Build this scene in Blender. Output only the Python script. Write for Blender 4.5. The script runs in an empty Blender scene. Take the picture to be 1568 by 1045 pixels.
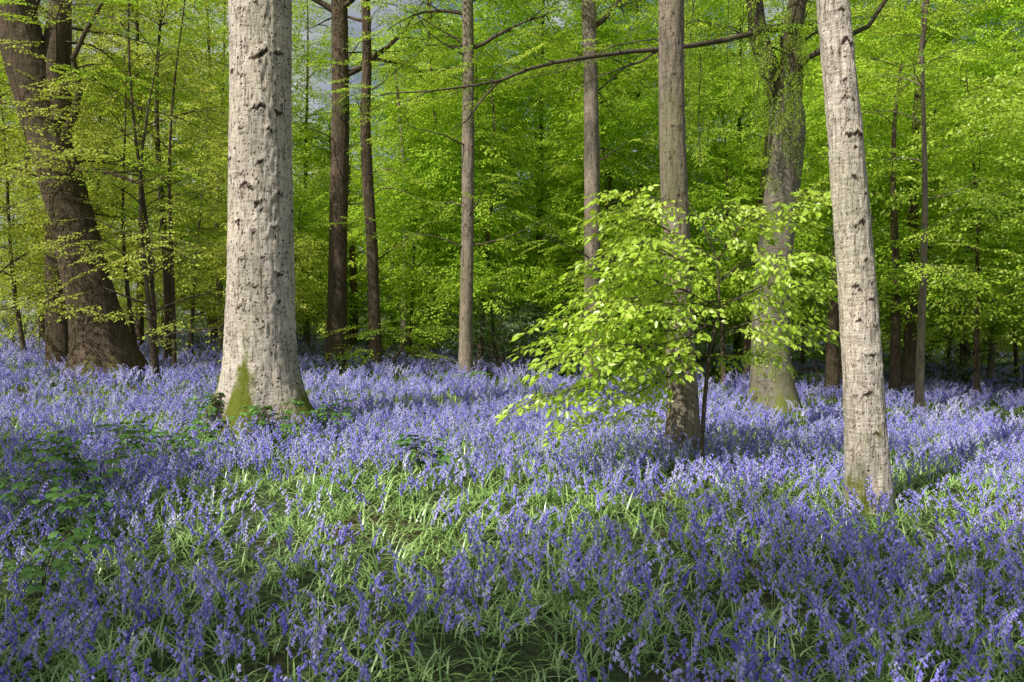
import bpy, math, random
import numpy as np
from mathutils import Vector, Matrix, Euler
R=random.Random(11)
np.random.seed(5)
scene=bpy.context.scene
U=R.uniform
# ---------------------------------------------------------------- camera
F=1220.0; CZ=1.6; PITCH=math.radians(2.0)
cam_d=bpy.data.cameras.new("camera"); cam=bpy.data.objects.new("camera",cam_d)
scene.collection.objects.link(cam); scene.camera=cam
cam_d.sensor_width=36; cam_d.lens=36*F/1568; cam_d.clip_end=600; cam_d.clip_start=0.05
cam.location=(0,0,CZ); cam.rotation_euler=(math.radians(90)-PITCH,0,0)
def P(px,py,d):
    a=(px-784)/F; b=(522.5-py)/F
    y=math.cos(PITCH)+b*math.sin(PITCH); z=-math.sin(PITCH)+b*math.cos(PITCH)
    k=d/y
    return Vector((a*k,d,CZ+z*k))
# ---------------------------------------------------------------- light
AZ=math.radians(46); EL=math.radians(43)
S=Vector((-math.sin(AZ)*math.cos(EL),-math.cos(AZ)*math.cos(EL),math.sin(EL)))
sd=bpy.data.lights.new("sun",'SUN'); sd.energy=5.0; sd.angle=math.radians(0.55); sd.color=(1,0.95,0.86)
so=bpy.data.objects.new("sun",sd); scene.collection.objects.link(so)
so.rotation_euler=S.to_track_quat('Z','Y').to_euler(); so.location=(-20,-12,30)
w=bpy.data.worlds.new("World"); scene.world=w; w.use_nodes=True
nt=w.node_tree; bg=nt.nodes["Background"]
sky=nt.nodes.new("ShaderNodeTexSky"); sky.sky_type='NISHITA'; sky.sun_disc=False
sky.sun_elevation=EL; sky.sun_rotation=math.atan2(S.x,S.y); sky.dust_density=3.0; sky.ozone_density=1.0
tcw=nt.nodes.new("ShaderNodeTexCoord"); nzw=nt.nodes.new("ShaderNodeTexNoise"); nzw.inputs['Scale'].default_value=3.0; nzw.inputs['Detail'].default_value=6
rpw=nt.nodes.new("ShaderNodeValToRGB"); rpw.color_ramp.elements[0].position=.46; rpw.color_ramp.elements[1].position=.60
mxw=nt.nodes.new("ShaderNodeMix"); mxw.data_type='RGBA'; mxw.inputs[7].default_value=(6.4,6.5,6.6,1)
nt.links.new(tcw.outputs['Generated'],nzw.inputs[0]); nt.links.new(nzw.outputs[0],rpw.inputs[0]); nt.links.new(rpw.outputs[0],mxw.inputs[0])
nt.links.new(sky.outputs[0],mxw.inputs[6]); nt.links.new(mxw.outputs[2],bg.inputs[0]); bg.inputs[1].default_value=0.09
scene.view_settings.view_transform='Standard'; scene.view_settings.look='None'; scene.view_settings.exposure=0
# ---------------------------------------------------------------- noise
def _h(i,j,k):
    n=(i*374761393+j*668265263+k*2147483647//7*3)&0xffffffff
    n=((n^(n>>13))*1274126177)&0xffffffff
    n=n^(n>>16)
    return (n&0xffff)/65535.0
def vn(x,y,z):
    x=np.asarray(x,float);y=np.asarray(y,float);z=np.asarray(z,float)
    x,y,z=np.broadcast_arrays(x,y,z)
    i=np.floor(x).astype(np.int64);j=np.floor(y).astype(np.int64);k=np.floor(z).astype(np.int64)
    fx=x-i;fy=y-j;fz=z-k
    fx=fx*fx*(3-2*fx);fy=fy*fy*(3-2*fy);fz=fz*fz*(3-2*fz)
    r=0
    for a in (0,1):
        for b in (0,1):
            for c in (0,1):
                r=r+_h(i+a,j+b,k+c)*(fx if a else 1-fx)*(fy if b else 1-fy)*(fz if c else 1-fz)
    return r*2-1
def gh(x,y):
    x=np.asarray(x,float); y=np.asarray(y,float)
    return (-0.17-0.04*22*np.tanh(x/22)*np.clip(y/10,0,1) +0.10*vn(x*0.22+5,y*0.22,3.3)+0.05*vn(x*0.7,y*0.7,9.1)
            +0.004*np.clip(y-30,0,100))
def G(x,y): return float(gh(x,y))
# ---------------------------------------------------------------- buffers
class Buf:
    def __init__(s): s.v=[];s.f=[];s.m=[];s.a=[]
    def build(s,name,mats,attr=None,smooth=True):
        me=bpy.data.meshes.new(name); me.from_pydata(s.v,[],s.f)
        for m in mats: me.materials.append(m)
        if s.m: me.polygons.foreach_set('material_index',s.m)
        if smooth: me.polygons.foreach_set('use_smooth',[True]*len(s.f))
        if attr and s.a:
            at=me.attributes.new(attr,'FLOAT','POINT'); at.data.foreach_set('value',s.a)
        me.update(); return me
    def add(s,o,M):
        i=len(s.v); s.v+=[tuple(M@Vector(q)) for q in o.v]; s.a+=o.a; s.m+=o.m
        s.f+=[tuple(i+k for k in f) for f in o.f]
def tube(b,pts,rad,n,mat=0,av=0.5):
    pts=[Vector(p) for p in pts]; u=None; base=len(b.v)
    for i,p in enumerate(pts):
        t=(pts[min(i+1,len(pts)-1)]-pts[max(i-1,0)])
        if t.length<1e-9: t=Vector((0,0,1))
        t.normalize()
        if u is None:
            ref=Vector((0,0,1)) if abs(t.z)<0.9 else Vector((1,0,0))
            u=t.cross(ref)
        u=(u-t*u.dot(t)); u.normalize(); v=t.cross(u)
        for k in range(n):
            a=2*math.pi*k/n; q=p+(u*math.cos(a)+v*math.sin(a))*rad[i]
            b.v.append((q.x,q.y,q.z)); b.a.append(av)
    for i in range(len(pts)-1):
        for k in range(n):
            k2=(k+1)%n
            b.f.append((base+i*n+k,base+i*n+k2,base+(i+1)*n+k2,base+(i+1)*n+k)); b.m.append(mat)
def mkobj(name,data,parent=None,loc=None,coll=None):
    o=bpy.data.objects.new(name,data); (coll or scene.collection).objects.link(o)
    if parent: o.parent=parent
    if loc is not None: o.location=loc
    return o
# ---------------------------------------------------------------- materials
def newmat(name):
    m=bpy.data.materials.new(name); m.use_nodes=True; n=m.node_tree.nodes
    for x in list(n): n.remove(x)
    return m,n,m.node_tree.links
def ramp(n,stops):
    r=n.new("ShaderNodeValToRGB"); e=r.color_ramp.elements
    while len(e)<len(stops): e.new(0.5)
    for q,(p,c) in zip(e,stops): q.position=p; q.color=(*c,1)
    return r
def leafmat(name,c0,c1,c2,trans=0.5,tboost=(1.35,1.25,0.8),gloss=0.0,attr='lv'):
    m,n,l=newmat(name)
    out=n.new("ShaderNodeOutputMaterial"); oi=n.new("ShaderNodeObjectInfo")
    at=n.new("ShaderNodeAttribute"); at.attribute_name=attr
    ad=n.new("ShaderNodeMath"); ad.operation='MULTIPLY_ADD'; ad.inputs[1].default_value=0.55
    mu=n.new("ShaderNodeMath"); mu.operation='MULTIPLY'; mu.inputs[1].default_value=0.45
    l.new(oi.outputs['Random'],mu.inputs[0]); l.new(at.outputs['Fac'],ad.inputs[0]); l.new(mu.outputs[0],ad.inputs[2])
    r=ramp(n,[(0.1,c0),(0.5,c1),(0.95,c2)]); l.new(ad.outputs[0],r.inputs[0])
    pb=n.new("ShaderNodeBsdfDiffuse")
    l.new(r.outputs[0],pb.inputs[0]); res=pb.outputs[0]
    if trans>0:
        tr=n.new("ShaderNodeBsdfTranslucent")
        mx=n.new("ShaderNodeMix"); mx.data_type='RGBA'; mx.blend_type='MULTIPLY'; mx.inputs[0].default_value=1
        l.new(r.outputs[0],mx.inputs[6]); mx.inputs[7].default_value=(*tboost,1); mx.clamp_result=False
        l.new(mx.outputs[2],tr.inputs[0])
        ms=n.new("ShaderNodeMixShader"); ms.inputs[0].default_value=trans
        l.new(pb.outputs[0],ms.inputs[1]); l.new(tr.outputs[0],ms.inputs[2]); res=ms.outputs[0]
    if gloss:
        gl=n.new("ShaderNodeBsdfGlossy"); gl.inputs['Roughness'].default_value=.38; gl.inputs[0].default_value=(1,1,1,1)
        m3=n.new("ShaderNodeMixShader"); m3.inputs[0].default_value=gloss; l.new(res,m3.inputs[1]); l.new(gl.outputs[0],m3.inputs[2]); res=m3.outputs[0]
    l.new(res,out.inputs[0])
    return m
M_lime=leafmat("leaf_lime",(0.28,0.46,0.03),(0.50,0.70,0.07),(0.68,0.83,0.16),0.42,gloss=.05)
M_mid =leafmat("leaf_green",(0.18,0.38,0.03),(0.46,0.69,0.06),(0.69,0.82,0.14),0.43)
M_oliv=leafmat("leaf_yellow_green",(0.30,0.40,0.06),(0.52,0.62,0.10),(0.70,0.75,0.19),0.42)
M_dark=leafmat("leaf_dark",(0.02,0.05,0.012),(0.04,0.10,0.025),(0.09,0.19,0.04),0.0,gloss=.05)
M_grass=leafmat("bluebell_leaf",(0.12,0.26,0.05),(0.33,0.54,0.13),(0.60,0.76,0.34),0.0,gloss=.12)
M_bell=leafmat("bluebell_petal",(0.15,0.125,0.60),(0.34,0.30,0.84),(0.74,0.70,0.98),0.0)
M_bram=leafmat("bramble_leaf",(0.07,0.16,0.04),(0.12,0.26,0.06),(0.22,0.40,0.10),0.2,gloss=.04)
M_fern=leafmat("fern_leaf",(0.09,0.19,0.03),(0.15,0.29,0.04),(0.24,0.40,0.07),0.2)
def barkmat(name,dark,light,moss=(0.17,0.20,0.025),fs=15.0,bump=0.5,fw=0.5,algae=.55):
    m,n,l=newmat(name); out=n.new("ShaderNodeOutputMaterial"); pb=n.new("ShaderNodeBsdfPrincipled")
    pb.inputs['Roughness'].default_value=0.85; pb.inputs['Specular IOR Level'].default_value=0.2
    geo=n.new("ShaderNodeNewGeometry")
    def nz(sx,sz,det,rg=0.6,dist=0.0):
        mp=n.new("ShaderNodeMapping"); mp.inputs['Scale'].default_value=(sx,sx,sz); l.new(geo.outputs['Position'],mp.inputs[0])
        t=n.new("ShaderNodeTexNoise"); t.inputs['Scale'].default_value=1; t.inputs['Detail'].default_value=det; t.inputs['Roughness'].default_value=rg
        t.inputs['Distortion'].default_value=dist
        l.new(mp.outputs[0],t.inputs[0]); return t
    fi=nz(fs*1.9,fs*0.24,6,0.72,0.8); pa=nz(2.6,1.6,4); ho=nz(6,30,4); fine=nz(70,60,3)
    r=ramp(n,[(0.38,dark),(0.38+0.12*fw+0.02,tuple((a*.6+b*1.4)/2 for a,b in zip(dark,light))),(0.58,light)]); l.new(fi.outputs[0],r.inputs[0])
    pr=ramp(n,[(0.3,(0.66,0.66,0.62)),(0.5,(0.95,0.95,0.93)),(0.7,(1.14,1.10,1.05))]); l.new(pa.outputs[0],pr.inputs[0])
    def mix(f,a,b,mode='MIX'):
        x=n.new("ShaderNodeMix"); x.data_type='RGBA'; x.blend_type=mode
        if isinstance(f,(int,float)): x.inputs[0].default_value=f
        else: l.new(f,x.inputs[0])
        for s,q in ((6,a),(7,b)):
            if isinstance(q,tuple): x.inputs[s].default_value=(*q,1)
            else: l.new(q,x.inputs[s])
        return x.outputs[2]
    c=mix(1.0,r.outputs[0],pr.outputs[0],'MULTIPLY')
    hr=ramp(n,[(0.36,(0.6,0.58,0.56)),(0.46,(1,1,1))]); l.new(ho.outputs[0],hr.inputs[0])
    c=mix(0.7,c,hr.outputs[0],'MULTIPLY')
    fr=ramp(n,[(0.3,(0.78,0.78,0.78)),(0.7,(1.18,1.18,1.18))]); l.new(fine.outputs[0],fr.inputs[0])
    c=mix(1.0,c,fr.outputs[0],'MULTIPLY')
    al=nz(1.3,0.5,5); ar=ramp(n,[(0.5,(0,0,0)),(0.68,(algae,)*3)]); l.new(al.outputs[0],ar.inputs[0])
    c=mix(ar.outputs[0],c,tuple(x*0.6 for x in (light[0]*0.85,light[1]*0.98,light[2]*0.5)))
    a1=n.new("ShaderNodeAttribute"); a1.attribute_name='scar'
    sv=n.new("ShaderNodeMath"); sv.operation='MULTIPLY_ADD'; sv.inputs[1].default_value=1.6; sv.inputs[2].default_value=-.5; l.new(fine.outputs[0],sv.inputs[0])
    s2=n.new("ShaderNodeMath"); s2.operation='MULTIPLY_ADD'; s2.inputs[1].default_value=2.1; l.new(a1.outputs['Fac'],s2.inputs[0])
    s3=n.new("ShaderNodeMath"); s3.operation='SUBTRACT'; s3.inputs[0].default_value=-.05; l.new(sv.outputs[0],s3.inputs[1]); l.new(s3.outputs[0],s2.inputs[2]); s2.use_clamp=True
    c=mix(s2.outputs[0],c,(0.075,0.05,0.036))
    a2=n.new("ShaderNodeAttribute"); a2.attribute_name='moss'
    mn=nz(9,6,5); mr=n.new("ShaderNodeMath"); mr.operation='MULTIPLY_ADD'; mr.inputs[1].default_value=3.0; mr.inputs[2].default_value=-1.5
    l.new(mn.outputs[0],mr.inputs[0])
    sm=n.new("ShaderNodeMath"); sm.operation='ADD'; l.new(mr.outputs[0],sm.inputs[0]); 
    m2=n.new("ShaderNodeMath"); m2.operation='MULTIPLY_ADD'; m2.inputs[1].default_value=2.8; m2.inputs[2].default_value=-1.0; l.new(a2.outputs['Fac'],m2.inputs[0])
    l.new(m2.outputs[0],sm.inputs[1]); sm.use_clamp=True
    c=mix(sm.outputs[0],c,moss)
    l.new(c,pb.inputs['Base Color'])
    hs=n.new("ShaderNodeMath"); hs.operation='MULTIPLY_ADD'; hs.inputs[1].default_value=0.3; l.new(fine.outputs[0],hs.inputs[0]); l.new(fi.outputs[0],hs.inputs[2])
    h2=n.new("ShaderNodeMath"); h2.operation='MULTIPLY_ADD'; h2.inputs[1].default_value=0.4; l.new(ho.outputs[0],h2.inputs[0]); l.new(hs.outputs[0],h2.inputs[2])
    bp=n.new("ShaderNodeBump"); bp.inputs['Strength'].default_value=bump; bp.inputs['Distance'].default_value=0.06
    l.new(h2.outputs[0],bp.inputs['Height']); l.new(bp.outputs[0],pb.inputs['Normal']); l.new(pb.outputs[0],out.inputs[0])
    return m
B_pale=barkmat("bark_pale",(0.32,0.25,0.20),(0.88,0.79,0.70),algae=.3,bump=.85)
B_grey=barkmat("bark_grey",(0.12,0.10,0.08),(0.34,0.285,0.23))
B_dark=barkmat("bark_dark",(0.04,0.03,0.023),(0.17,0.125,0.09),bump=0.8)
B_smooth=barkmat("bark_smooth",(0.12,0.105,0.085),(0.26,0.235,0.185),bump=0.25,fs=6,algae=.8)  # shade on the old beech is put into this darker bark colour
B_twig=barkmat("bark_twig",(0.05,0.04,0.03),(0.15,0.12,0.09),bump=0.3)
# ground
gm,n,l=newmat("woodland_floor"); out=n.new("ShaderNodeOutputMaterial"); pb=n.new("ShaderNodeBsdfPrincipled"); pb.inputs['Roughness'].default_value=0.95
geo=n.new("ShaderNodeNewGeometry")
t1=n.new("ShaderNodeTexNoise"); t1.inputs['Scale'].default_value=0.5; t1.inputs['Detail'].default_value=8; l.new(geo.outputs['Position'],t1.inputs[0])
t2=n.new("ShaderNodeTexNoise"); t2.inputs['Scale'].default_value=22; t2.inputs['Detail'].default_value=6; l.new(geo.outputs['Position'],t2.inputs[0])
t3=n.new("ShaderNodeTexVoronoi"); t3.inputs['Scale'].default_value=28; l.new(geo.outputs['Position'],t3.inputs[0])
r1=ramp(n,[(0.36,(0.10,0.075,0.035)),(0.46,(0.06,0.10,0.03))]); l.new(t1.outputs[0],r1.inputs[0])
r2=ramp(n,[(0.3,(0.45,0.4,0.35)),(0.7,(1.5,1.4,1.3))]); l.new(t2.outputs[0],r2.inputs[0])
mx=n.new("ShaderNodeMix"); mx.data_type='RGBA'; mx.blend_type='MULTIPLY'; mx.inputs[0].default_value=1
l.new(r1.outputs[0],mx.inputs[6]); l.new(r2.outputs[0],mx.inputs[7]); l.new(mx.outputs[2],pb.inputs['Base Color'])
bp=n.new("ShaderNodeBump"); bp.inputs['Distance'].default_value=0.03; l.new(t3.outputs[0],bp.inputs['Height']); l.new(bp.outputs[0],pb.inputs['Normal'])
l.new(pb.outputs[0],out.inputs[0])
# ---------------------------------------------------------------- ground
ax=np.sign(np.linspace(-1,1,181))*np.abs(np.linspace(-1,1,181))**2.2*260
xx,yy=np.meshgrid(ax,ax+8); zz=gh(xx,yy)
nn=181; v=np.stack([xx.ravel(),yy.ravel(),zz.ravel()],1)
ii=np.arange(nn*nn).reshape(nn,nn)
fc=np.stack([ii[:-1,:-1].ravel(),ii[:-1,1:].ravel(),ii[1:,1:].ravel(),ii[1:,:-1].ravel()],1)
me=bpy.data.meshes.new("ground"); me.from_pydata(v.tolist(),[],fc.tolist()); me.materials.append(gm)
me.polygons.foreach_set('use_smooth',[True]*len(fc)); mkobj("ground",me)
# ---------------------------------------------------------------- leaf prototypes
def leaf(b,p,d,nrm,L,W,mat,detail,lv,droop=0.15):
    d=d.normalized(); s=d.cross(nrm)
    if s.length<1e-6: s=Vector((1,0,0))
    s.normalize(); nrm=s.cross(d)
    def q(t,w,h): 
        r=p+d*(L*t)+s*(w*W)+nrm*(h*W)-Vector((0,0,droop*L*t*t)); return (r.x,r.y,r.z)
    i=len(b.v)
    if detail:
        b.v+= [q(0,0,0),q(.3,-.42,.12),q(.68,-.36,.10),q(1,0,0),q(.68,.36,.10),q(.3,.42,.12),q(.3,0,-.02),q(.68,0,-.02)]
        b.a+=[lv]*8
        fs=[(0,6,1),(1,6,7,2),(2,7,3),(0,5,6),(5,4,7,6),(4,3,7)]
    else:
        b.v+=[q(0,0,0),q(.45,-.5,.12),q(1,0,0),q(.45,.5,.12)]; b.a+=[lv]*4
        fs=[(0,2,1),(0,3,2)]
    for f in fs: b.f.append(tuple(i+k for k in f)); b.m.append(mat)
def spray(L,ll,detail,seed,gap=0.0,twigr=0.004,flat=0.3,tw=True):
    r=random.Random(seed); b=Buf()
    def main(t): return Vector((L*t, 0.06*L*math.sin(3*t+seed), 0.04*L*t-0.22*L*t*t))
    tube(b,[main(i/4) for i in range(5)],[twigr*(1.6-1.2*i/4) for i in range(5)],3,1)
    def lv_(): return r.random()
    ns=int(L/max(.10,ll*1.05))
    for i in range(ns):
        t=0.12+0.86*i/ns; side=1 if i%2 else -1
        p0=main(t); sl=L*(0.5*(1-t)**0.7+0.08)*r.uniform(0.7,1.15); an=side*math.radians(r.uniform(38,62))
        d=Vector((math.cos(an),math.sin(an),r.uniform(-0.12,0.12)))
        k=max(1,int(sl/(ll*0.68)))
        if tw: tube(b,[p0+d*(sl*j/2)-Vector((0,0,0.12*sl*(j/2)**2)) for j in range(3)],[twigr*0.7*(1-0.3*j) for j in range(3)],3,1)
        for j in range(k+1):
            if r.random()<gap: continue
            u=(j+0.6)/(k+1); pp=p0+d*(sl*u)-Vector((0,0,0.12*sl*u*u))
            la=an+ (0 if j==k else (1 if j%2 else -1)*math.radians(r.uniform(35,65)))
            dd=Vector((math.cos(la),math.sin(la),r.uniform(-0.65,0.1)))
            nr=Vector((r.gauss(0,flat),r.gauss(0,flat),1))
            s=r.uniform(0.7,1.15)
            leaf(b,pp,dd,nr,ll*s,ll*s*0.62,0,detail,lv_())
    for j in range(3):
        leaf(b,main(0.95+0.02*j),Vector((1,r.uniform(-.7,.7),-.2)),Vector((r.gauss(0,.2),r.gauss(0,.2),1)),ll,ll*.62,0,detail,lv_())
    return b
def cloud(rad,nsp,L,ll,seed,gap,flat):
    r=random.Random(seed); b=Buf()
    for i in range(nsp):
        a=r.uniform(0,6.28); q=rad*math.sqrt(r.random())*.75; z=r.uniform(-.55,.55)*rad
        M=Matrix.Translation((q*math.cos(a),q*math.sin(a),z))@Euler((r.gauss(0,.35),r.uniform(-.25,.45),a+r.gauss(0,.7))).to_matrix().to_4x4()
        b.add(spray(L*r.uniform(.7,1.1),ll,False,seed*31+i,gap,.004,flat,False),M)
    return b
def coll_of(name,meshes):
    c=bpy.data.collections.new(name)
    for i,m in enumerate(meshes):
        o=bpy.data.objects.new(name+"_part_%02d"%i,m); c.objects.link(o)
    return c
def scatter_group(name,coll):
    g=bpy.data.node_groups.new(name,'GeometryNodeTree')
    g.interface.new_socket("Geometry",in_out='INPUT',socket_type='NodeSocketGeometry')
    g.interface.new_socket("Geometry",in_out='OUTPUT',socket_type='NodeSocketGeometry')
    n=g.nodes;l=g.links
    gi=n.new("NodeGroupInput");go=n.new("NodeGroupOutput")
    ci=n.new("GeometryNodeCollectionInfo"); ci.inputs[0].default_value=coll; ci.inputs['Separate Children'].default_value=True; ci.inputs['Reset Children'].default_value=True
    ip=n.new("GeometryNodeInstanceOnPoints"); ip.inputs['Pick Instance'].default_value=True
    def na(nm,ty):
        x=n.new("GeometryNodeInputNamedAttribute"); x.data_type=ty; x.inputs[0].default_value=nm; return x.outputs[0]
    e=n.new("FunctionNodeEulerToRotation")
    l.new(gi.outputs[0],ip.inputs['Points']); l.new(ci.outputs[0],ip.inputs['Instance'])
    l.new(na('idx','INT'),ip.inputs['Instance Index']); l.new(na('rot','FLOAT_VECTOR'),e.inputs[0]); l.new(e.outputs[0],ip.inputs['Rotation'])
    l.new(na('scl','FLOAT'),ip.inputs['Scale']); l.new(ip.outputs[0],go.inputs[0])
    return g
def scatter(name,items,group,ncoll,parent=None,loc=(0,0,0)):
    a=np.array(items,float).reshape(-1,7); k=len(a)
    me=bpy.data.meshes.new(name); me.vertices.add(k)
    me.vertices.foreach_set('co',(a[:,:3]-np.array(loc)).astype(np.float32).ravel())
    t=me.attributes.new('rot','FLOAT_VECTOR','POINT'); t.data.foreach_set('vector',a[:,3:6].astype(np.float32).ravel())
    t=me.attributes.new('scl','FLOAT','POINT'); t.data.foreach_set('value',a[:,6].astype(np.float32))
    t=me.attributes.new('idx','INT','POINT'); t.data.foreach_set('value',np.random.randint(0,ncoll,k).astype(np.int32))
    me.update()
    o=mkobj(name,me,parent,None if parent else loc)
    md=o.modifiers.new("scatter",'NODES'); md.node_group=group
    return o
GR={}
def reg(key,ms): GR[key]=(scatter_group("scatter_"+key,coll_of(key,ms)),len(ms))
def make_sprays(key,mat,L,ll,detail,nv,gap=0.0,flat=0.3,tw=0.004):
    reg(key,[spray(L,ll,detail,100+i*7,gap,tw,flat).build(key,[mat,B_twig],'lv') for i in range(nv)])
def make_clouds(key,mat,rad,nsp,L,ll,nv,gap,flat):
    reg(key,[cloud(rad,nsp,L,ll,40+i*9,gap,flat).build(key,[mat,B_twig],'lv') for i in range(nv)])
make_sprays("spray_near",M_lime,0.58,0.088,True,6,0.03,0.5,0.003)
make_sprays("spray_mid",M_mid,1.25,0.085,False,6,0.1,0.45)
make_sprays("spray_lime",M_lime,1.2,0.085,False,5,0.15,0.45)
make_sprays("spray_olive",M_oliv,1.15,0.070,False,6,0.3,0.6)
make_sprays("spray_dark",M_dark,0.8,0.08,False,4,0.0,0.7)
make_clouds("crown_mid",M_mid,.75,9,.95,.10,6,.05,.5)
make_clouds("crown_lime",M_lime,.75,8,.95,.10,5,.08,.5)
make_clouds("crown_olive",M_oliv,.75,8,.95,.085,5,.2,.6)
make_clouds("crown_far",M_mid,1.5,12,1.6,.19,5,.05,.6)
make_clouds("crown_farolive",M_oliv,1.5,11,1.6,.17,5,.12,.6)
# ---------------------------------------------------------------- tree growing
def branch(b,items,p0,az,el,L,r0,dens,sc,sec=True,start=0.25,droop=0.5,sides=5,rr=R):
    n=7; pts=[]
    p=Vector(p0); yaw=az; e=el
    for i in range(n):
        pts.append(p.copy()); yaw+=rr.gauss(0,0.16); e+=-droop*el/n*1.6+rr.gauss(0,0.12)
        p=p+Vector((math.cos(yaw)*math.cos(e),math.sin(yaw)*math.cos(e),math.sin(e)))*(L/(n-1))
    tube(b,pts,[max(0.004,r0*(1-0.85*i/(n-1))) for i in range(n)],sides)
    def at(t):
        x=t*(n-1); i=min(int(x),n-2); return pts[i].lerp(pts[i+1],x-i)
    step=0.42/dens; k=max(1,int(L*(1-start)/step))
    for i in range(k):
        t=start+(1-start)*(i+rr.random())/k; q=at(min(t,1)); side=1 if i%2 else -1
        y=az+side*rr.uniform(0.3,1.2)
        items.append((q.x,q.y,q.z,rr.gauss(0,0.25),rr.uniform(-0.1,0.35),y,sc*rr.uniform(0.7,1.15)))
    q=at(1); items.append((q.x,q.y,q.z,rr.gauss(0,.2),0.1,yaw,sc))
    if sec and L>1.6:
        for i in range(int(L/0.8)):
            t=rr.uniform(0.3,0.85); q=at(t); side=1 if i%2 else -1
            branch(b,items,q,az+side*rr.uniform(0.5,1.1),rr.uniform(-0.05,0.5),L*0.4*rr.uniform(0.7,1.1),r0*0.4,dens,sc,False,0.15,droop,4,rr)
def leafy(b,items,x,y,H,r,z0,nb,bl,dens=1.0,sc=1.0,lean=(0,0),sides=8,rr=R,sec=True,taper=0.85,cut=.8):
    zb=G(x,y)-0.15; n=11; pts=[];rad=[]
    wx=rr.uniform(-.35,.35); wy=rr.uniform(-.35,.35); ph=rr.uniform(0,6)
    for i in range(n):
        t=i/(n-1)
        pts.append(Vector((x+lean[0]*t+wx*math.sin(4*t+ph)*t*1.4,y+lean[1]*t+wy*math.cos(5*t+ph)*t*1.4,zb+H*cut*t)))
        rad.append(r*(1-taper*t)*(1.35 if i==0 else 1))
    tube(b,pts,rad,sides)
    for i in range(nb):
        t=min(.99,(z0+(H*cut-z0)*((i+rr.random())/nb))/(H*cut)); xx=t*(n-1); k=min(int(xx),n-2); p=pts[k].lerp(pts[k+1],xx-k)
        prof=0.6+0.4*math.sin(math.pi*min(1,t+.1))
        branch(b,items,p,i*2.4+rr.uniform(-.7,.7),rr.uniform(0.15,0.75)+.35*t,bl*prof*rr.uniform(0.6,1.2),max(0.012,r*(1-taper*t)*0.45),dens,sc,sec,0.2,0.6,4,rr)
def tree(name,key,bark,x,y,H,r,z0,nb,bl,**kw):
    b=Buf();it=[]; leafy(b,it,x,y,H,r,z0,nb,bl,**kw)
    loc=(x,y,G(x,y)); e=mkobj(name,None,None,loc)
    b.v=[(a-loc[0],c-loc[1],d-loc[2]) for a,c,d in b.v]
    mkobj("trunk_and_limbs",b.build("trunk_and_limbs",[bark]),e)
    g,k=GR[key]; scatter("foliage",it,g,k,e,loc); return e
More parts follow.
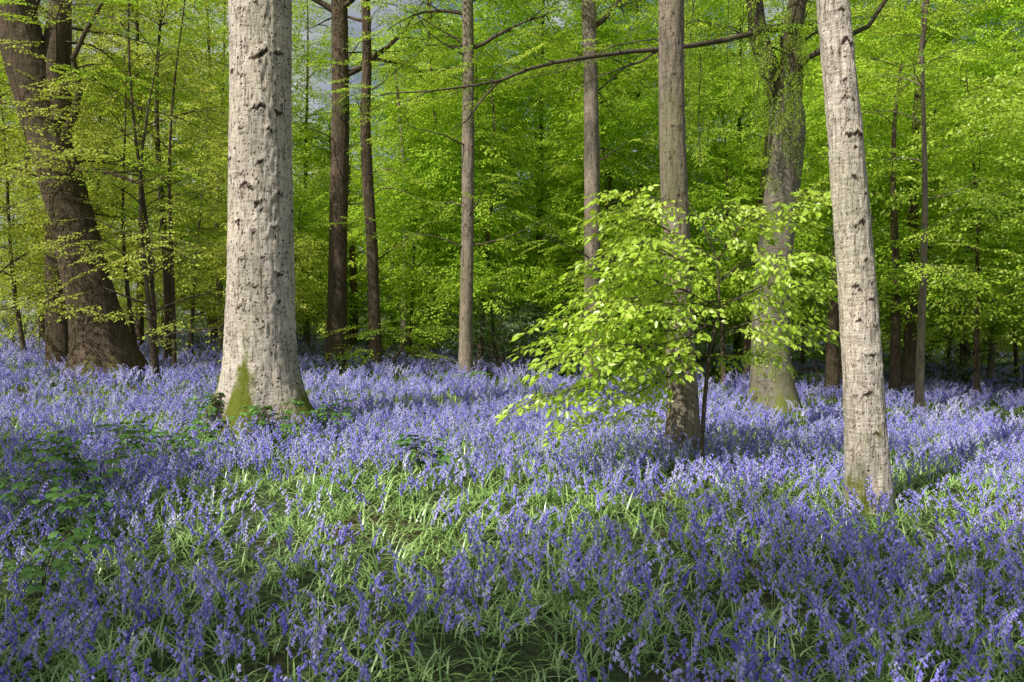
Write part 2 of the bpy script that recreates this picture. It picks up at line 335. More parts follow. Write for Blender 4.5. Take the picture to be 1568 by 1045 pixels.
# ---------------------------------------------------------------- hero trunks
def hero(name,ctrl,d,bark,Htop,ns=96,flare=0.25,lobes=5,knots=None,moss=0.3,crown=None,ridge=0.010,seed=1,extra=None,rings=0.035,wf=.95):
    rr=random.Random(seed)
    c=[(P(px,py,d),w*wf/2/F*d) for px,py,w in ctrl]; c.sort(key=lambda q:q[0].z)
    zs=[q[0].z for q in c]; x0=c[0][0].x; zg=G(x0,d)-0.12
    top=c[-1]; dz=top[0].z-c[-2][0].z; sl=(top[0].x-c[-2][0].x)/max(dz,.1)
    Z=list(np.arange(zg,top[0].z+0.3,rings))+list(np.arange(top[0].z+0.6,Htop,0.4)); Z=np.array(Z)
    zk=[zg]+zs+[Htop]; xk=[x0]+[q[0].x for q in c]+[top[0].x+sl*0.5*(Htop-top[0].z)]
    rk=[c[0][1]*1.04]+[q[1] for q in c]+[0.05]
    cx=np.interp(Z,zk,xk); rad=np.interp(Z,zk,rk)
    ker=np.ones(15)/15
    def sm(a): return np.convolve(np.pad(a,7,mode='edge'),ker,'valid')
    cx=sm(cx); rad=sm(rad)
    th=np.linspace(0,2*np.pi,ns,endpoint=False); TH,ZZ=np.meshgrid(th,Z); RR=rad[:,None]*np.ones_like(TH)
    h=ZZ-zg; cs=np.cos(TH);sn=np.sin(TH)
    o=seed*13.7
    r=RR*(1+0.05*vn(cs*1.2+o,sn*1.2,ZZ*0.7)+0.02*vn(cs*3+o,sn*3,ZZ*2))
    lob=0.5+0.5*np.cos(lobes*TH+1.3*vn(cs+o,sn,0*ZZ)*2+seed)
    r=r+RR*flare*np.exp(-h/(0.28+RR*0.35))*(0.35+1.1*lob)
    fr=1/0.035
    rid=1-np.abs(vn(cs*RR*fr+o,sn*RR*fr,ZZ*3.2)); r=r+ridge*(rid-0.6)+ridge*0.6*vn(cs*RR*60+o,sn*RR*60,ZZ*14)
    scar=np.zeros_like(r)
    if knots is None: knots=[]
    for (tk,zk_,s) in knots:
        tl=rr.uniform(-.35,.35); cv=rr.choice([.7,.3,.1,-.3]); wd=rr.uniform(.6,1.25); ht=rr.uniform(.22,.5)
        dx=((TH-tk+np.pi)%(2*np.pi)-np.pi)*RR; dzz=ZZ-zk_ + cv*dx*dx/s+tl*dx+ .45*s*vn(dx/s*2.5+o,dx*0,tk*9)
        jit=1+1.1*vn(dx*45+o,dzz*45,tk*5)
        q=(dx/(s*wd))**2+(dzz/(s*ht))**2
        scar=np.maximum(scar,np.clip(np.exp(-q*1.5*jit)*1.25-.12,0,.95))
        q2=(dx/(s*1.25))**2+((dzz-s*0.15)/(s*0.7))**2
        r=r+s*0.22*np.exp(-q2*1.2)-s*0.18*np.exp(-q*2.2)
    mossv=np.clip(moss*(np.exp(-h/0.75)*1.6)*(0.5+0.7*lob)+0.25*moss*(vn(cs*2+o,sn*2,ZZ*1.5)),0,1)
    vx=cx[:,None]+r*cs; vy=d+r*sn
    loc=(x0,d,G(x0,d)); V=np.stack([vx-loc[0],vy-loc[1],ZZ-loc[2]],-1).reshape(-1,3)
    nr=len(Z); I=np.arange(nr*ns).reshape(nr,ns); J=np.roll(I,-1,1)
    FF=np.stack([I[:-1].ravel(),J[:-1].ravel(),J[1:].ravel(),I[1:].ravel()],1)
    me=bpy.data.meshes.new("trunk"); me.from_pydata(V.tolist(),[],FF.tolist()); me.materials.append(bark)
    me.polygons.foreach_set('use_smooth',[True]*len(FF))
    for nm,ar in (('scar',scar),('moss',mossv)):
        t=me.attributes.new(nm,'FLOAT','POINT'); t.data.foreach_set('value',ar.ravel().astype(np.float32))
    e=mkobj(name,None,None,loc); mkobj("trunk",me,e)
    b=Buf(); it=[]
    key="spray_mid"
    if crown:
        key=crown.get('key',key)
        for i in range(crown['n']):
            z=crown['z0']+(Htop-crown['z0'])*(i+rr.random())/crown['n']
            x=float(np.interp(z,Z,cx)); rdd=float(np.interp(z,Z,rad))
            branch(b,it,(x,d,z),i*2.4+rr.random(),rr.uniform(0.3,0.9),crown['L']*rr.uniform(0.6,1.1),rdd*0.45,crown.get('dens',0.6),1.0,True,0.3,0.7,5,rr)
    if extra: extra(b,it,rr)
    if b.v:
        b.v=[(a-loc[0],c_-loc[1],d_-loc[2]) for a,c_,d_ in b.v]
        mkobj("limbs",b.build("limbs",[B_twig if bark is not B_dark else B_dark]),e)
    if it:
        g,k=GR[key]; scatter("foliage",it,g,k,e,loc)
    return e
FR=-math.pi/2
def kn(pairs,d,s=1.0):
    return [(FR+math.asin(off),P(784,py,d).z,sz*s) for off,py,sz in pairs]
def rk(n,z0,z1,smin,smax,seed):
    q=random.Random(seed); return [(q.uniform(0,6.28),q.uniform(z0,z1),q.uniform(smin,smax)) for _ in range(n)]
k2=kn([(0.15,20,.05),(-.35,30,.04),(.3,95,.08),(-.3,130,.05),(.25,175,.08),(.75,178,.06),(-.25,205,.05),(.3,255,.05),(-.3,275,.045),(-.1,292,.08),(.2,318,.07),(.55,210,.05),
       (-.45,345,.045),(.1,360,.04),(.35,395,.04),(-.25,400,.04),(.72,420,.05),(.1,440,.05),(-.3,470,.04),(.3,500,.04),(-.1,520,.045),(.8,300,.05),(.75,90,.06),(-.75,250,.05),(-.7,120,.05),(.65,350,.045),(.2,560,.04)],11,1.6)
hero("beech_tree",[(400,640,132),(401,600,118),(401,550,110),(400,480,106),(399,380,102),(398,250,98),(399,120,96),(399,0,95)],11,B_pale,19,ns=144,flare=0.60,lobes=5,
     knots=k2+rk(24,0.8,12,.03,.07,4),moss=1.0,crown=dict(z0=11,n=12,L=3.6,dens=0.5),seed=2,rings=0.022,ridge=.013)
k9=kn([(.1,25,.03),(.35,72,.05),(-.2,130,.035),(.3,160,.03),(.2,210,.06),(-.3,213,.035),(.5,212,.04),(-.1,275,.035),(.1,345,.045),(.6,300,.03),(-.3,350,.03),(.2,400,.035),(-.4,440,.04),
       (.3,460,.035),(.1,545,.05),(-.2,600,.05),(.4,500,.03),(-.4,490,.03),(.1,660,.03)],7.2,1.35)
hero("beech_tree",[(1330,740,68),(1326,660,64),(1320,560,60),(1313,450,58),(1304,330,55),(1294,200,52),(1284,100,49),(1274,0,47)],7.2,B_pale,15,ns=110,flare=0.28,lobes=4,
     knots=k9+rk(12,.6,7,.03,.045,9),moss=0.5,crown=dict(z0=9,n=9,L=2.6,dens=0.5,key="spray_lime"),seed=5,rings=0.017)
k7=kn([(-.1,30,.04),(.1,120,.05),(-.2,200,.04),(.2,300,.04),(0,60,.03)],10,1.3)
hero("beech_tree",[(1046,680,52),(1045,600,48),(1040,500,44),(1034,350,42),(1029,200,41),(1028,100,40),(1028,0,38)],10,B_grey,16,ns=72,flare=0.25,
     knots=k7+rk(14,.6,8,.03,.05,3),moss=0.3,crown=dict(z0=9.5,n=9,L=2.6,dens=0.5),seed=7)
def ex0(b,it,rr):
    d=17
    def T(l,r0,r1,n=6):
        pts=[P(a,c,d+e) for a,c,e in l]; k=len(pts); tube(b,pts,[r0+(r1-r0)*i/(k-1) for i in range(k)],10)
    T([(88,190,0),(80,110,0.1),(84,60,0.3),(92,0,.3),(96,-160,.4)],.28,.16)
    T([(95,560,1.2),(92,420,1.2),(90,300,1.2),(92,150,1.2),(94,0,1.2),(95,-150,1.2)],.34,.18)
    T([(95,215,0),(112,180,-.2),(122,140,-.3),(112,90,-.5),(130,50,-.6),(165,-10,-.8)],.09,.03)
    T([(105,260,0),(160,262,-.4),(210,280,-.8),(260,270,-1)],.05,.015)
    T([(60,120,0),(40,60,.4),(60,0,.6)],.06,.03)
    for i in range(18):
        z=rr.uniform(2.5,11); branch(b,it,P(rr.uniform(50,110),480-z*60,17),rr.uniform(-1.2,4.3),rr.uniform(0,.6),rr.uniform(1.5,3.2),.035,0.6,.9,True,.3,.6,4,rr)
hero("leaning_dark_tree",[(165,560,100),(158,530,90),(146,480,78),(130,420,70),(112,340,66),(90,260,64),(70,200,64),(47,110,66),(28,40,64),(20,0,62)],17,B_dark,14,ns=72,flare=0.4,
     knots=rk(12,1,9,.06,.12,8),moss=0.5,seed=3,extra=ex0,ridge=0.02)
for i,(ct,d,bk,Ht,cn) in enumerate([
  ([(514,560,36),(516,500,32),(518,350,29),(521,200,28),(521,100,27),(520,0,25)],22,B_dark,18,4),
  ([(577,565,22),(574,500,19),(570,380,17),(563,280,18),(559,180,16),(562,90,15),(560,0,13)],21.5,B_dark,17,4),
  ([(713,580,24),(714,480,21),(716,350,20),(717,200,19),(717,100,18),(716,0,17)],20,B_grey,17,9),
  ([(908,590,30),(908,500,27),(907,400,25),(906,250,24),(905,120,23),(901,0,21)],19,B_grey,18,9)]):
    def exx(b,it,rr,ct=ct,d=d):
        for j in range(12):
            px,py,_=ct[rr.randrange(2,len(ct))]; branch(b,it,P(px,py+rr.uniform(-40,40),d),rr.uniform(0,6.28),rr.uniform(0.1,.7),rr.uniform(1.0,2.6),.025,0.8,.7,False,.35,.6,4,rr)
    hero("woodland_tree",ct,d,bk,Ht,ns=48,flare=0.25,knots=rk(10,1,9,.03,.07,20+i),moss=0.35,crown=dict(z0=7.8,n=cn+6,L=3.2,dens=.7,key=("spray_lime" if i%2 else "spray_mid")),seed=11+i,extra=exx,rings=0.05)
def ex8(b,it,rr):
    d=15
    def T(l,r0,r1,s=10):
        pts=[P(a,c,d+e) for a,c,e in l]; k=len(pts); tube(b,pts,[r0+(r1-r0)*i/(k-1) for i in range(k)],s); return pts
    T([(1204,185,0),(1188,130,0),(1172,90,0),(1160,50,.1),(1155,0,.2),(1140,-120,.4)],.22,.13)
    T([(1204,185,0),(1213,120,0),(1210,60,-.1),(1222,0,-.2),(1225,-140,-.3)],.23,.14)
    T([(1215,120,0),(1235,90,-.4),(1270,70,-.9),(1330,40,-1.2),(1370,-20,-1.3)],.07,.03,6)
    m=T([(1190,45,-.2),(1150,52,-.8),(1110,62,-1.2),(1060,70,-1.6),(1010,76,-2.0),(960,80,-2.3),(900,88,-2.5),(850,96,-2.7),(810,106,-2.8),(765,124,-2.8),(720,132,-2.9),(660,140,-3.0),(600,143,-3.0)],.055,.010,7)
    T([(765,124,-2.8),(740,150,-2.8),(715,185,-2.8),(690,200,-2.8)],.022,.007,5)
    T([(1010,76,-2),(980,95,-2.2),(950,105,-2.2),(900,125,-2.2),(870,150,-2.2)],.020,.006,5)
    T([(1060,72,-1.6),(1000,60,-1.8),(940,70,-2),(860,110,-2),(800,122,-2)],.016,.005,5)
    for p in m[3:]:
        for j in range(2):
            branch(b,it,p,rr.uniform(2.2,4.2),rr.uniform(-.5,.2),rr.uniform(.5,1.1),.009,.4,.45,False,.4,.4,3,rr)
    for j in range(20):
        px=rr.choice([1145,1160,1215,1060,1130,1060]); p=P(px+rr.uniform(-18,18),rr.uniform(-30,90),d-rr.uniform(.3,1.4))
        for q in range(7):
            it.append((p.x+rr.gauss(0,.05),p.y+rr.gauss(0,.05),p.z-q*.28,rr.gauss(0,.2),rr.uniform(.9,1.4),rr.uniform(0,6.28),.36))
        tube(b,[p,p-Vector((.03,0,1)),p-Vector((0,.04,2.1))],[.008,.006,.003],3)
    for j in range(60):
        py=rr.uniform(60,600); cxp=np.interp(py,[0,165,250,400,540,622],[1215,1204,1202,1186,1180,1186]); a=rr.uniform(-1.2,1.2); q=P(cxp,py,15)
        it.append((q.x+.36*math.sin(a),q.y-.36*math.cos(a),q.z,0,rr.uniform(.6,1.5),a-1.57,.26))
    for j in range(10):
        px,py=rr.choice([(1155,0),(1222,0),(1160,50),(1212,80),(1150,-60)]); branch(b,it,P(px,py,d),rr.uniform(0,6.28),rr.uniform(.1,.8),rr.uniform(1.5,3),.03,.8,.8,True,.3,.5,4,rr)
hero("old_beech_tree",[(1186,622,76),(1182,590,68),(1180,540,60),(1180,480,58),(1186,400,54),(1194,320,53),(1202,250,54),(1205,200,56),(1204,165,55)],15,B_smooth,6.3,ns=72,flare=0.35,lobes=4,
     knots=rk(6,1,5,.05,.08,31),moss=0.6,seed=17,extra=ex8,ridge=0.004)
for j,(px,py,d,w,dx) in enumerate([(1408,622,16,14,8),(1375,610,19,18,-4),(1395,605,20,22,3),(1515,590,24,11,10),(1568,600,20,14,-2),(1270,600,20,22,5),(938,560,24,16,-14),(538,520,30,16,3),(252,530,20,14,4),(340,515,26,13,0),(1140,590,22,12,16),(735,560,24,10,14),(620,540,28,12,-4),(1320,600,27,12,6),(232,530,17,8,-12),(262,530,17.5,7,16),(215,525,18,7,-20)]):
    b=Buf(); it=[]; p=P(px,py,d); rr=random.Random(50+j); z0=G(p.x,d); HH=rr.uniform(7,11)
    pts=[Vector((p.x+dx/F*d*t*1.5+.2*math.sin(5*t+j)*t,d+.2*math.sin(3*t+j),z0-.1+t*HH)) for t in [i/12 for i in range(13)]]
    tube(b,pts,[w/2/F*d*(1.25 if i==0 else 1-.065*i) for i in range(13)],10)
    for i in range(13): branch(b,it,pts[rr.randrange(4,13)],rr.uniform(0,6.28),rr.uniform(0.1,1.0),rr.uniform(1.0,2.2),.016,1.0,.8,False,.2,.6,4,rr)
    loc=(p.x,d,z0); e=mkobj("young_tree",None,None,loc); b.v=[(a-loc[0],c-loc[1],q-loc[2]) for a,c,q in b.v]
    mkobj("trunk_and_limbs",b.build("trunk_and_limbs",[B_dark if j not in(0,3,9,12,13) else B_grey]),e); g,k=GR["spray_mid" if j<14 else "spray_olive"]; scatter("foliage",it,g,k,e,loc)
# ---------------------------------------------------------------- understory leafy trees
def pxx(px,d): return (px-784)/F*d
for (px,d,H,z0,nb,bl,key,de) in [
  (235,17,9,0.8,26,2.3,"spray_olive",.9),(40,21,10,1.6,18,2.4,"crown_olive",.36),(290,24,10,1.2,18,2.4,"crown_olive",.36),(130,26,12,2,22,2.8,"crown_olive",.38),
  (-60,16,8,1,20,2.4,"spray_olive",.8),(350,29,12,1.2,22,2.8,"crown_lime",.36),
  (470,28,7,1.2,14,2.0,"crown_mid",.36),(625,25,9.5,1.3,18,2.4,"crown_mid",.36),(590,21,1.9,.4,9,1.1,"spray_mid",1.1),(760,25,12,1.6,24,2.8,"crown_mid",.36),(830,29,14,2,24,3.0,"crown_lime",.38),
  (670,31,12,1.2,22,3.0,"crown_lime",.38),(960,24,12,1.8,24,2.8,"crown_mid",.36),(1040,29,14,1.5,26,3.0,"crown_lime",.38),(1110,22,11,2.0,20,2.4,"crown_mid",.36),
  (1290,21,11,2.0,20,2.6,"crown_mid",.36),(1400,23,12,1.6,22,2.8,"crown_mid",.36),(1500,19,10,1.6,20,2.5,"crown_lime",.32),(1560,26,12,1.4,20,3,"crown_olive",.38),
  (1660,21,10,1.6,20,2.6,"crown_mid",.38),(1450,30,14,1.4,24,3.2,"crown_lime",.38),(1230,29,14,1.5,24,3.2,"crown_mid",.38),(900,33,14,1.2,24,3.2,"crown_lime",.38),(540,33,9,1.2,18,2.8,"crown_lime",.38),(200,32,13,1.4,22,3,"crown_olive",.38),(430,24,5,1.0,10,1.8,"crown_olive",.36)]:
    tree("leafy_understorey_tree",key,B_dark if "olive" not in key else B_twig,pxx(px,d),d,H,0.07,z0,nb,bl,dens=de,lean=(U(-.9,.9),U(-.4,.4)))
# tall canopy trees closing the top of the wood
for (px,d,H,z0,nb,bl,key,de) in [(70,28,18,8,18,3.4,"crown_olive",.34),(210,26,17,8,16,3.2,"crown_olive",.34),(330,32,19,8.5,14,3.3,"crown_lime",.32),(470,36,19,8.5,12,3.0,"crown_lime",.3),(690,30,18,9,12,3.3,"crown_lime",.34),(820,27,17,8.5,15,3.3,"crown_mid",.34),
   (990,27,18,8.5,18,3.4,"crown_mid",.36),(1130,30,19,9,18,3.4,"crown_lime",.36),(1340,26,17,8,18,3.3,"crown_mid",.36),(1480,27,18,8.5,18,3.4,"crown_lime",.36),(1600,24,16,7.5,16,3.2,"crown_mid",.36),(600,36,16,9,10,3,"crown_lime",.3),(-40,24,17,7.5,16,3.2,"crown_olive",.36)]:
    tree("tall_beech_tree",key,B_dark,pxx(px,d),d,H,0.15,z0,nb,bl,dens=de,lean=(U(-.9,.9),U(-.4,.4)),cut=.86)
# trees beside / behind the viewpoint that throw the foreground shade
for (x,y,H,z0,nb,bl,key,de,ln) in [(-9.8,-2.9,10.0,7.2,14,2.2,"crown_mid",.55,(.6,.8)),(-5.9,-3.2,10,7.2,14,2.1,"crown_mid",.55,(.5,.9)),(-2.3,-2.9,9.6,7.2,15,2.1,"crown_mid",.55,(.4,.9)),
     (-12.2,1.6,10,7.2,9,1.8,"crown_mid",.38,(0,.4)),(-9.9,.7,9.4,7.2,5,1.2,"crown_mid",.36,(0,.2)),(-4.3,-.6,9.2,7.4,5,1.1,"crown_mid",.36,(.2,.6))]:
    tree("beech_tree",key,B_grey,x,y,H,0.2,z0,nb,bl,dens=de,cut=.92,lean=ln)
# ---------------------------------------------------------------- distant woodland
b=Buf(); ita=[]; itb=[]; rr=random.Random(77)
y=37
while y<74:
    st=6.0+(y-33)*0.10; hw=0.70*y+8; x=-hw
    while x<hw:
        X=x+rr.uniform(-2,2); Y=y+rr.uniform(-2,2)
        H=rr.uniform(15,21)+(Y-33)*0.15
        u=X/Y
        if abs(u+0.19)<0.06: H*=0.62
        leafy(b,(itb if (rr.random()<(.65 if u<-.22 else (.35 if u>.45 else .2))) else ita),X,Y,H,rr.uniform(.07,.16),1.0,14,3.3,dens=.19,sc=1.0,sides=6,rr=rr,sec=False,taper=.7)
        if rr.random()<0.2:
            leafy(b,[],X+2,Y-2,H+3,rr.uniform(.12,.22),H,3,2,sides=6,rr=rr,sec=False,taper=.5,cut=1)
        x+=st
    y+=st
e=mkobj("distant_woodland",None,None,(0,0,0))
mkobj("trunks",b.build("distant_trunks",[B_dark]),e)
g,k=GR["crown_far"]; scatter("green_foliage",ita,g,k,e); g,k=GR["crown_farolive"]; scatter("yellow_foliage",itb,g,k,e)
# ---------------------------------------------------------------- shrubs
def bush(name,px,d,rx,rz,n,key,sc=1):
    cx=pxx(px,d); z=G(cx,d); it=[]; b=Buf(); rr=random.Random(int(px))
    for i in range(n):
        a=rr.uniform(0,6.28); h=rr.random(); q=rr.random()**.5*rx*math.sqrt(max(0.05,1-h*h*.9))
        p=(cx+q*math.cos(a),d+q*math.sin(a)*.8,z+h*rz*rr.uniform(.8,1.1))
        it.append((*p,rr.gauss(0,.3),rr.uniform(-.5,.2),a+rr.gauss(0,.4),sc*rr.uniform(.6,1)))
        if n<40 or i%6==0: tube(b,[(cx+.1*math.cos(a),d,z-.1),(cx+.5*q*math.cos(a),d+.4*q*math.sin(a),z+.4*h*rz+.2),p],[.02,.012,.006],4)
    loc=(cx,d,z); e=mkobj(name,None,None,loc); b.v=[(u-loc[0],v_-loc[1],q-loc[2]) for u,v_,q in b.v]
    mkobj("stems",b.build("stems",[B_dark]),e); g,k=GR[key]; scatter("foliage",it,g,k,e,loc)
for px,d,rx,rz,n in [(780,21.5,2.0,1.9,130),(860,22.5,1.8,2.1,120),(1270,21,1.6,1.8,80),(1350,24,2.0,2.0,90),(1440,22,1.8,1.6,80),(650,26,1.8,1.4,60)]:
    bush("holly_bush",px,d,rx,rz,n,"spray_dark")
for px,d,rx,rz,n,key in [(30,27,2.6,3.2,20,"crown_olive"),(240,29,2.6,3.4,20,"crown_olive"),(330,34,3,3.5,20,"crown_lime"),(460,33,2.6,3.2,18,"crown_mid"),(560,35,2.6,3,18,"crown_lime"),(640,29,2.2,3.2,18,"crown_mid"),(720,33,3,3.6,22,"crown_lime"),
    (810,27,2.4,3.6,20,"crown_mid"),(900,29,2.6,3.4,20,"crown_mid"),(990,32,2.8,3.6,20,"crown_lime"),(1080,27,2.2,3,16,"crown_mid"),(1180,32,3,3.6,20,"crown_mid"),(1300,30,2.8,3.4,20,"crown_lime"),(1420,31,3,3.4,20,"crown_mid"),(1500,27,2.4,2.8,16,"crown_olive"),(1580,33,3,3.5,20,"crown_lime"),(140,36,3,3.5,20,"crown_olive")]:
    bush("hazel_bush",px,d,rx,rz,n,key,1.2)
# ---------------------------------------------------------------- beech sapling with bright leaves
b=Buf(); it=[]; rr=random.Random(9)
d0=8.6
stem=[P(1072,700,d0),P(1078,620,d0),P(1086,540,d0),P(1102,470,d0-.1),P(1098,400,d0-.1),P(1075,340,d0),P(1040,290,d0)]
stem[0].z=G(stem[0].x,d0)-.05
tube(b,stem,[.028,.024,.02,.016,.012,.008,.004],7)
def sap(l,dd0,dd1,r0,s=1.0,dens=1.35):
    for rep in (0,1):
        k=len(l); jx=0 if rep==0 else 12; off=0 if rep==0 else rr.uniform(.25,.6)*rr.choice([-1,1])
        pts=[P(a+rr.uniform(-jx,jx)*(i>0),c+rr.uniform(-jx,jx)*(i>0),d0+dd0+(dd1+off-dd0)*i/(k-1)) for i,(a,c) in enumerate(l)]
        tube(b,pts,[r0*(1-.75*i/(k-1))*(.7 if rep else 1) for i in range(k)],5)
        tot=sum((pts[i+1]-pts[i]).length for i in range(k-1)); acc=0
        for i in range(k-1):
            seg=pts[i+1]-pts[i]; n_=max(1,int(seg.length/.15*dens)); yaw=math.atan2(seg.y,seg.x)
            for j in range(n_):
                t=(j+rr.random())/n_; f=(acc+seg.length*t)/tot
                if f<.15: continue
                q=pts[i]+seg*t; side=1 if j%2 else -1
                it.append((q.x,q.y,q.z,rr.gauss(.15,.3),rr.uniform(0.0,.5),yaw+side*rr.uniform(.4,1.2),s*rr.uniform(.65,1.1)))
            acc+=seg.length
        q=pts[-1]; it.append((q.x,q.y,q.z,0,.2,yaw,s))
sap([(1086,540),(1030,545),(960,565),(900,590),(850,600)],0,-.6,.012)
sap([(1086,555),(1040,570),(990,595),(940,622),(900,640)],0,-.2,.009,.8)
sap([(1095,500),(1030,490),(960,480),(910,478),(868,486)],0,-.4,.012)
sap([(1098,470),(1050,445),(1000,430),(955,425),(925,450)],0,.4,.011)
sap([(1100,450),(1060,410),(1010,380),(980,372)],0,-.7,.010)
sap([(1098,400),(1050,370),(1000,340),(955,318)],0,.1,.010)
sap([(1075,340),(1030,310),(985,300),(955,298)],0,-.2,.006,.8)
sap([(1098,400),(1130,350),(1180,325),(1225,300),(1255,285)],0,.3,.010)
sap([(1100,430),(1140,400),(1185,380),(1225,385)],0,-.5,.009)
sap([(1102,470),(1140,450),(1190,430),(1235,430)],0,.5,.009)
sap([(1090,510),(1130,500),(1170,485),(1205,488)],0,-.3,.008)
sap([(1098,460),(1060,470),(1020,465),(975,455)],0,-.8,.008)
sap([(1095,490),(1050,520),(1000,530),(930,525),(880,540)],0,-.8,.008)
sap([(1095,440),(1040,400),(990,400),(940,392)],0,-.5,.008)
sap([(1090,500),(1030,505),(960,510),(900,505),(860,515)],0,.2,.008)
sap([(1086,550),(1120,545),(1150,530)],0,.3,.006,.8)
sap([(1075,350),(1090,320),(1120,310),(1150,320)],0,.4,.006,.8)
sap([(1086,540),(1060,540),(1020,560),(985,600),(975,630)],0,.5,.007,.8)
loc=tuple(stem[0]); e=mkobj("beech_sapling",None,None,loc); b.v=[(u-loc[0],v_-loc[1],q-loc[2]) for u,v_,q in b.v]
mkobj("stem_and_twigs",b.build("stem_and_twigs",[B_twig]),e); g,k=GR["spray_near"]; scatter("leaves",it,g,k,e,loc)
# ---------------------------------------------------------------- bluebells
def strap(b,p,az,L,W,bend,mat,lv,el=1.2):
    n=4; i0=len(b.v); s=Vector((-math.sin(az),math.cos(az),0)); q=Vector(p); e=el
    for i in range(n+1):
        t=i/n; w_=W*(math.sin(math.pi*min(1,(t*.85+.15)))**.6)*.5 if i<n else 0.0005
        c=q+Vector((0,0,-.15*w_)); b.v.append(tuple(q-s*w_)); b.v.append(tuple(q+s*w_)); b.a+=[lv*(.7+.3*t)]*2
        e-=bend/n; q=q+Vector((math.cos(az)*math.cos(e),math.sin(az)*math.cos(e),math.sin(e)))*(L/n)
    for i in range(n):
        a=i0+2*i; b.f.append((a,a+1,a+3,a+2)); b.m.append(mat)
def bell(b,p,ax_,L,r,mat,lv):
    ax_=ax_.normalized(); ref=Vector((0,0,1)) if abs(ax_.z)<.9 else Vector((1,0,0)); u=ax_.cross(ref).normalized(); v_=ax_.cross(u)
    i0=len(b.v); n=5
    for t,rad in ((0,.5),(.7,.95)):
        for k in range(n):
            a=2*math.pi*k/n; q=p+ax_*(L*t)+(u*math.cos(a)+v_*math.sin(a))*(r*rad); b.v.append(tuple(q)); b.a.append(lv)
    for k in range(n):
        a=2*math.pi*(k+.5)/n; q=p+ax_*(L*1.0)+(u*math.cos(a)+v_*math.sin(a))*(r*1.75); b.v.append(tuple(q)); b.a.append(min(1,lv+.25))
    for k in range(n):
        k2=(k+1)%n; b.f.append((i0+k,i0+k2,i0+n+k2,i0+n+k)); b.m.append(mat)
    for k in range(n): b.f.append((i0+n+k,i0+n+(k+1)%n,i0+2*n+k)); b.m.append(mat)
def clump(seed,nplant=5,spread=.17):
    r=random.Random(seed); b=Buf()
    for j in range(nplant):
        a=r.uniform(0,6.28); q=r.uniform(0,spread); p=Vector((q*math.cos(a),q*math.sin(a),-.02)); H=r.uniform(.24,.42)
        az=r.uniform(0,6.28); ln=r.uniform(.02,.07); D=Vector((math.cos(az),math.sin(az),0)); tint=r.random()
        pts=[]
        for i in range(6):
            t=i/5; dr=max(0,t-.6)/.4
            pts.append(p+Vector((0,0,H*(t-.10*dr*dr)))+D*(ln*t*t+.05*dr*dr))
        tube(b,pts,[.0028-.0012*i/5 for i in range(6)],3,1,.5)
        nb=r.randint(7,11)
        for i in range(nb):
            t=.54+.46*i/(nb-1); x=t*5; k=min(int(x),4); c=pts[k].lerp(pts[k+1],x-k)
            sa=az+r.gauss(0,.9); o=Vector((math.cos(sa),math.sin(sa),0)); sz=1.32-.45*(i/(nb-1))
            c2=c+o*.010; bell(b,c2,o*.55+Vector((0,0,-1+.3*r.random())),.021*sz,.0074*sz,0,min(1,max(0,tint*.6+r.uniform(0,.4))))
    return b.build("bluebell_clump",[M_bell,M_grass],'lv',smooth=True)
reg('bell',[clump(200+i) for i in range(8)])
reg('bell1',[clump(500+i,1,.0) for i in range(24)])
def tuft(seed):
    r=random.Random(seed); b=Buf()
    for i in range(16):
        a=r.uniform(0,6.28); q=r.uniform(0,.12)
        strap(b,(q*math.cos(a),q*math.sin(a),-.02),r.uniform(0,6.28),r.uniform(.15,.30),r.uniform(.007,.013),r.uniform(.6,2.1),0,r.random(),r.uniform(1.0,1.5))
    return b.build("leaf_tuft",[M_grass],'lv')
reg('tuft',[tuft(300+i) for i in range(7)])
trunks=[(pxx(400,11),11,.75),(pxx(1330,7.2),7.2,.28),(pxx(1046,10),10,.28),(pxx(1185,15),15,.6),(pxx(165,17),17,.95)]
def field(dfun,seed,s0,s1,grass=False):
    rs=np.random.RandomState(seed); out=[]
    for (ya,yb,den,sc) in dfun:
        wa=.66*yb+2.0; area=2*wa*(yb-ya); n_=int(area*den)
        X=rs.uniform(-wa,wa,n_); Y=rs.uniform(ya,yb,n_)
        keep=np.abs(X)<.66*Y+2.0
        for tx,ty,tr in trunks: keep&=((X-tx)**2+(Y-ty)**2)>tr**2*.8
        cl=vn(X*.45+3,Y*.45,1.7)*.55+vn(X*1.6,Y*1.6+3,4.2)*.4+vn(X*5,Y*5,2.2)*.25
        thr=(-2 if grass else -.38) if yb<=16 else -.14
        if not grass: thr=thr+.20*np.exp(-((X-.3)/2.6)**2-((Y-6.8)/2.0)**2)
        keep&=(cl+rs.uniform(-.35,.35,n_))>thr
        X=X[keep];Y=Y[keep]; Z=gh(X,Y); k=len(X)
        hs=.92+.18*vn(X*.8,Y*.8,7.7)
        A=np.stack([X,Y,Z,rs.normal(0,.08,k),rs.normal(0,.08,k),rs.uniform(0,6.28,k),rs.uniform(s0,s1,k)*sc*hs],1); out.append(A)
    return np.concatenate(out)
bbn=mkobj("bluebells",None,None,(0,0,0))
g,k=GR['bell1']; scatter("near_bluebells",field([(1.2,5.5,98,1),(5.5,13,92,1.05)],3,.8,1.2),g,k,bbn)
g,k=GR['bell']; scatter("far_bluebells",field([(13,20,12,1.2),(20,32,6,1.4),(32,45,1.6,1.7)],4,.85,1.2),g,k,bbn)
g,k=GR['tuft']; scatter("bluebell_leaves_and_grass",field([(1.2,6,32,1),(6,12,26,1.08),(12,20,6,1.1),(20,32,2,1.3)],8,.75,1.15,True),g,k)
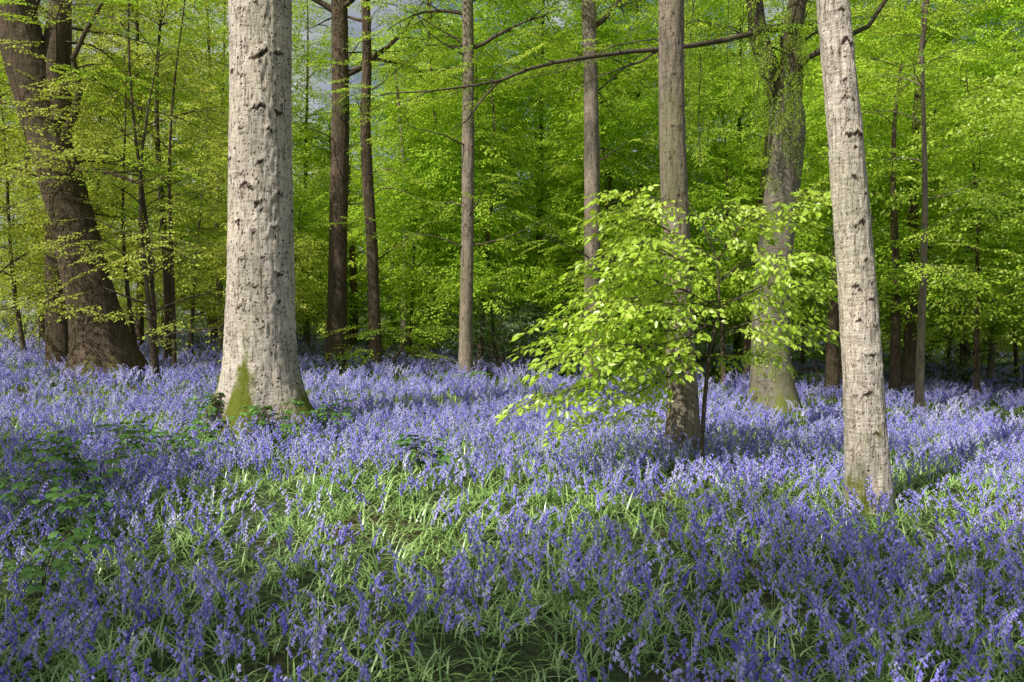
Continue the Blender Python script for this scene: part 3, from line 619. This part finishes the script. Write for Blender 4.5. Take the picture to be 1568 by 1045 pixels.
# ---------------------------------------------------------------- brambles and ferns
def bramble(px,py,d,n,H,W,seed):
    rr=random.Random(seed); p=P(px,py,d); cx=p.x; z=G(cx,d); b=Buf()
    for i in range(n):
        az=rr.uniform(0,6.28); L=rr.uniform(.5,1)*W; h=H*rr.uniform(.6,1.1); pts=[]
        for j in range(7):
            t=j/6; pts.append(Vector((L*t*math.cos(az),L*t*math.sin(az),h*math.sin(2.3*t)*1.1-.02)))
        tube(b,pts,[.005-.003*j/6 for j in range(7)],4,1)
        for j in range(9):
            t=.2+.8*j/8; x=t*6; kk=min(int(x),5); q=pts[kk].lerp(pts[kk+1],x-kk); s=1 if j%2 else -1; a=az+s*rr.uniform(.6,1.4)
            pe=Vector((math.cos(a),math.sin(a),.35))*.07; tube(b,[q,q+pe],[.002,.0015],3,1); q=q+pe; lv=rr.random()
            for da in (-1.1,0,1.1): leaf(b,q,Vector((math.cos(a+da),math.sin(a+da),-.1)),Vector((rr.gauss(0,.25),rr.gauss(0,.25),1)),rr.uniform(.06,.085)*(1.2 if da==0 else 1),.06,0,True,lv,.25)
    mkobj("bramble_bush",b.build("bramble_bush",[M_bram,B_twig],'lv'),None,(cx,d,z))
for a in [(150,720,7.2,12,.58,.7,1),(60,760,6.2,8,.45,.6,2),(60,880,4.9,5,.38,.5,3),(240,690,8.2,8,.5,.6,4),(420,670,9.7,9,.5,.5,5),(520,670,10.2,8,.45,.5,6),(330,620,10.4,8,.6,.45,7),(650,740,7.8,5,.4,.35,8)]: bramble(*a)
def fern(px,py,d,L,seed):
    rr=random.Random(seed); p=P(px,py,d); b=Buf()
    for i in range(8):
        az=i*.785+rr.uniform(-.2,.2); LL=L*rr.uniform(.7,1.1); e=1.15; q=Vector((0,0,0)); pts=[q.copy()]
        for j in range(14):
            e-=.11; q=q+Vector((math.cos(az)*math.cos(e),math.sin(az)*math.cos(e),math.sin(e)))*(LL/14); pts.append(q.copy())
        tube(b,pts,[.003-.0002*j*.8 for j in range(15)],3,0)
        for j in range(2,15):
            w_=LL*.24*math.sin(math.pi*(j-1)/14.5)+.012
            for s in(-1,1):
                for h in (0,.5):
                    pp=pts[j].lerp(pts[min(j+1,14)],h)
                    leaf(b,pp,Vector((math.cos(az+s*1.25),math.sin(az+s*1.25),-.1)),Vector((0,0,1)),w_,.022,0,False,rr.random(),.1)
    mkobj("fern",b.build("fern",[M_fern],'lv'),None,(p.x,d,G(p.x,d)))
for a in [(700,565,19,.8,2),(470,520,21,.8,4),(1190,620,14,.5,5)]: fern(*a)
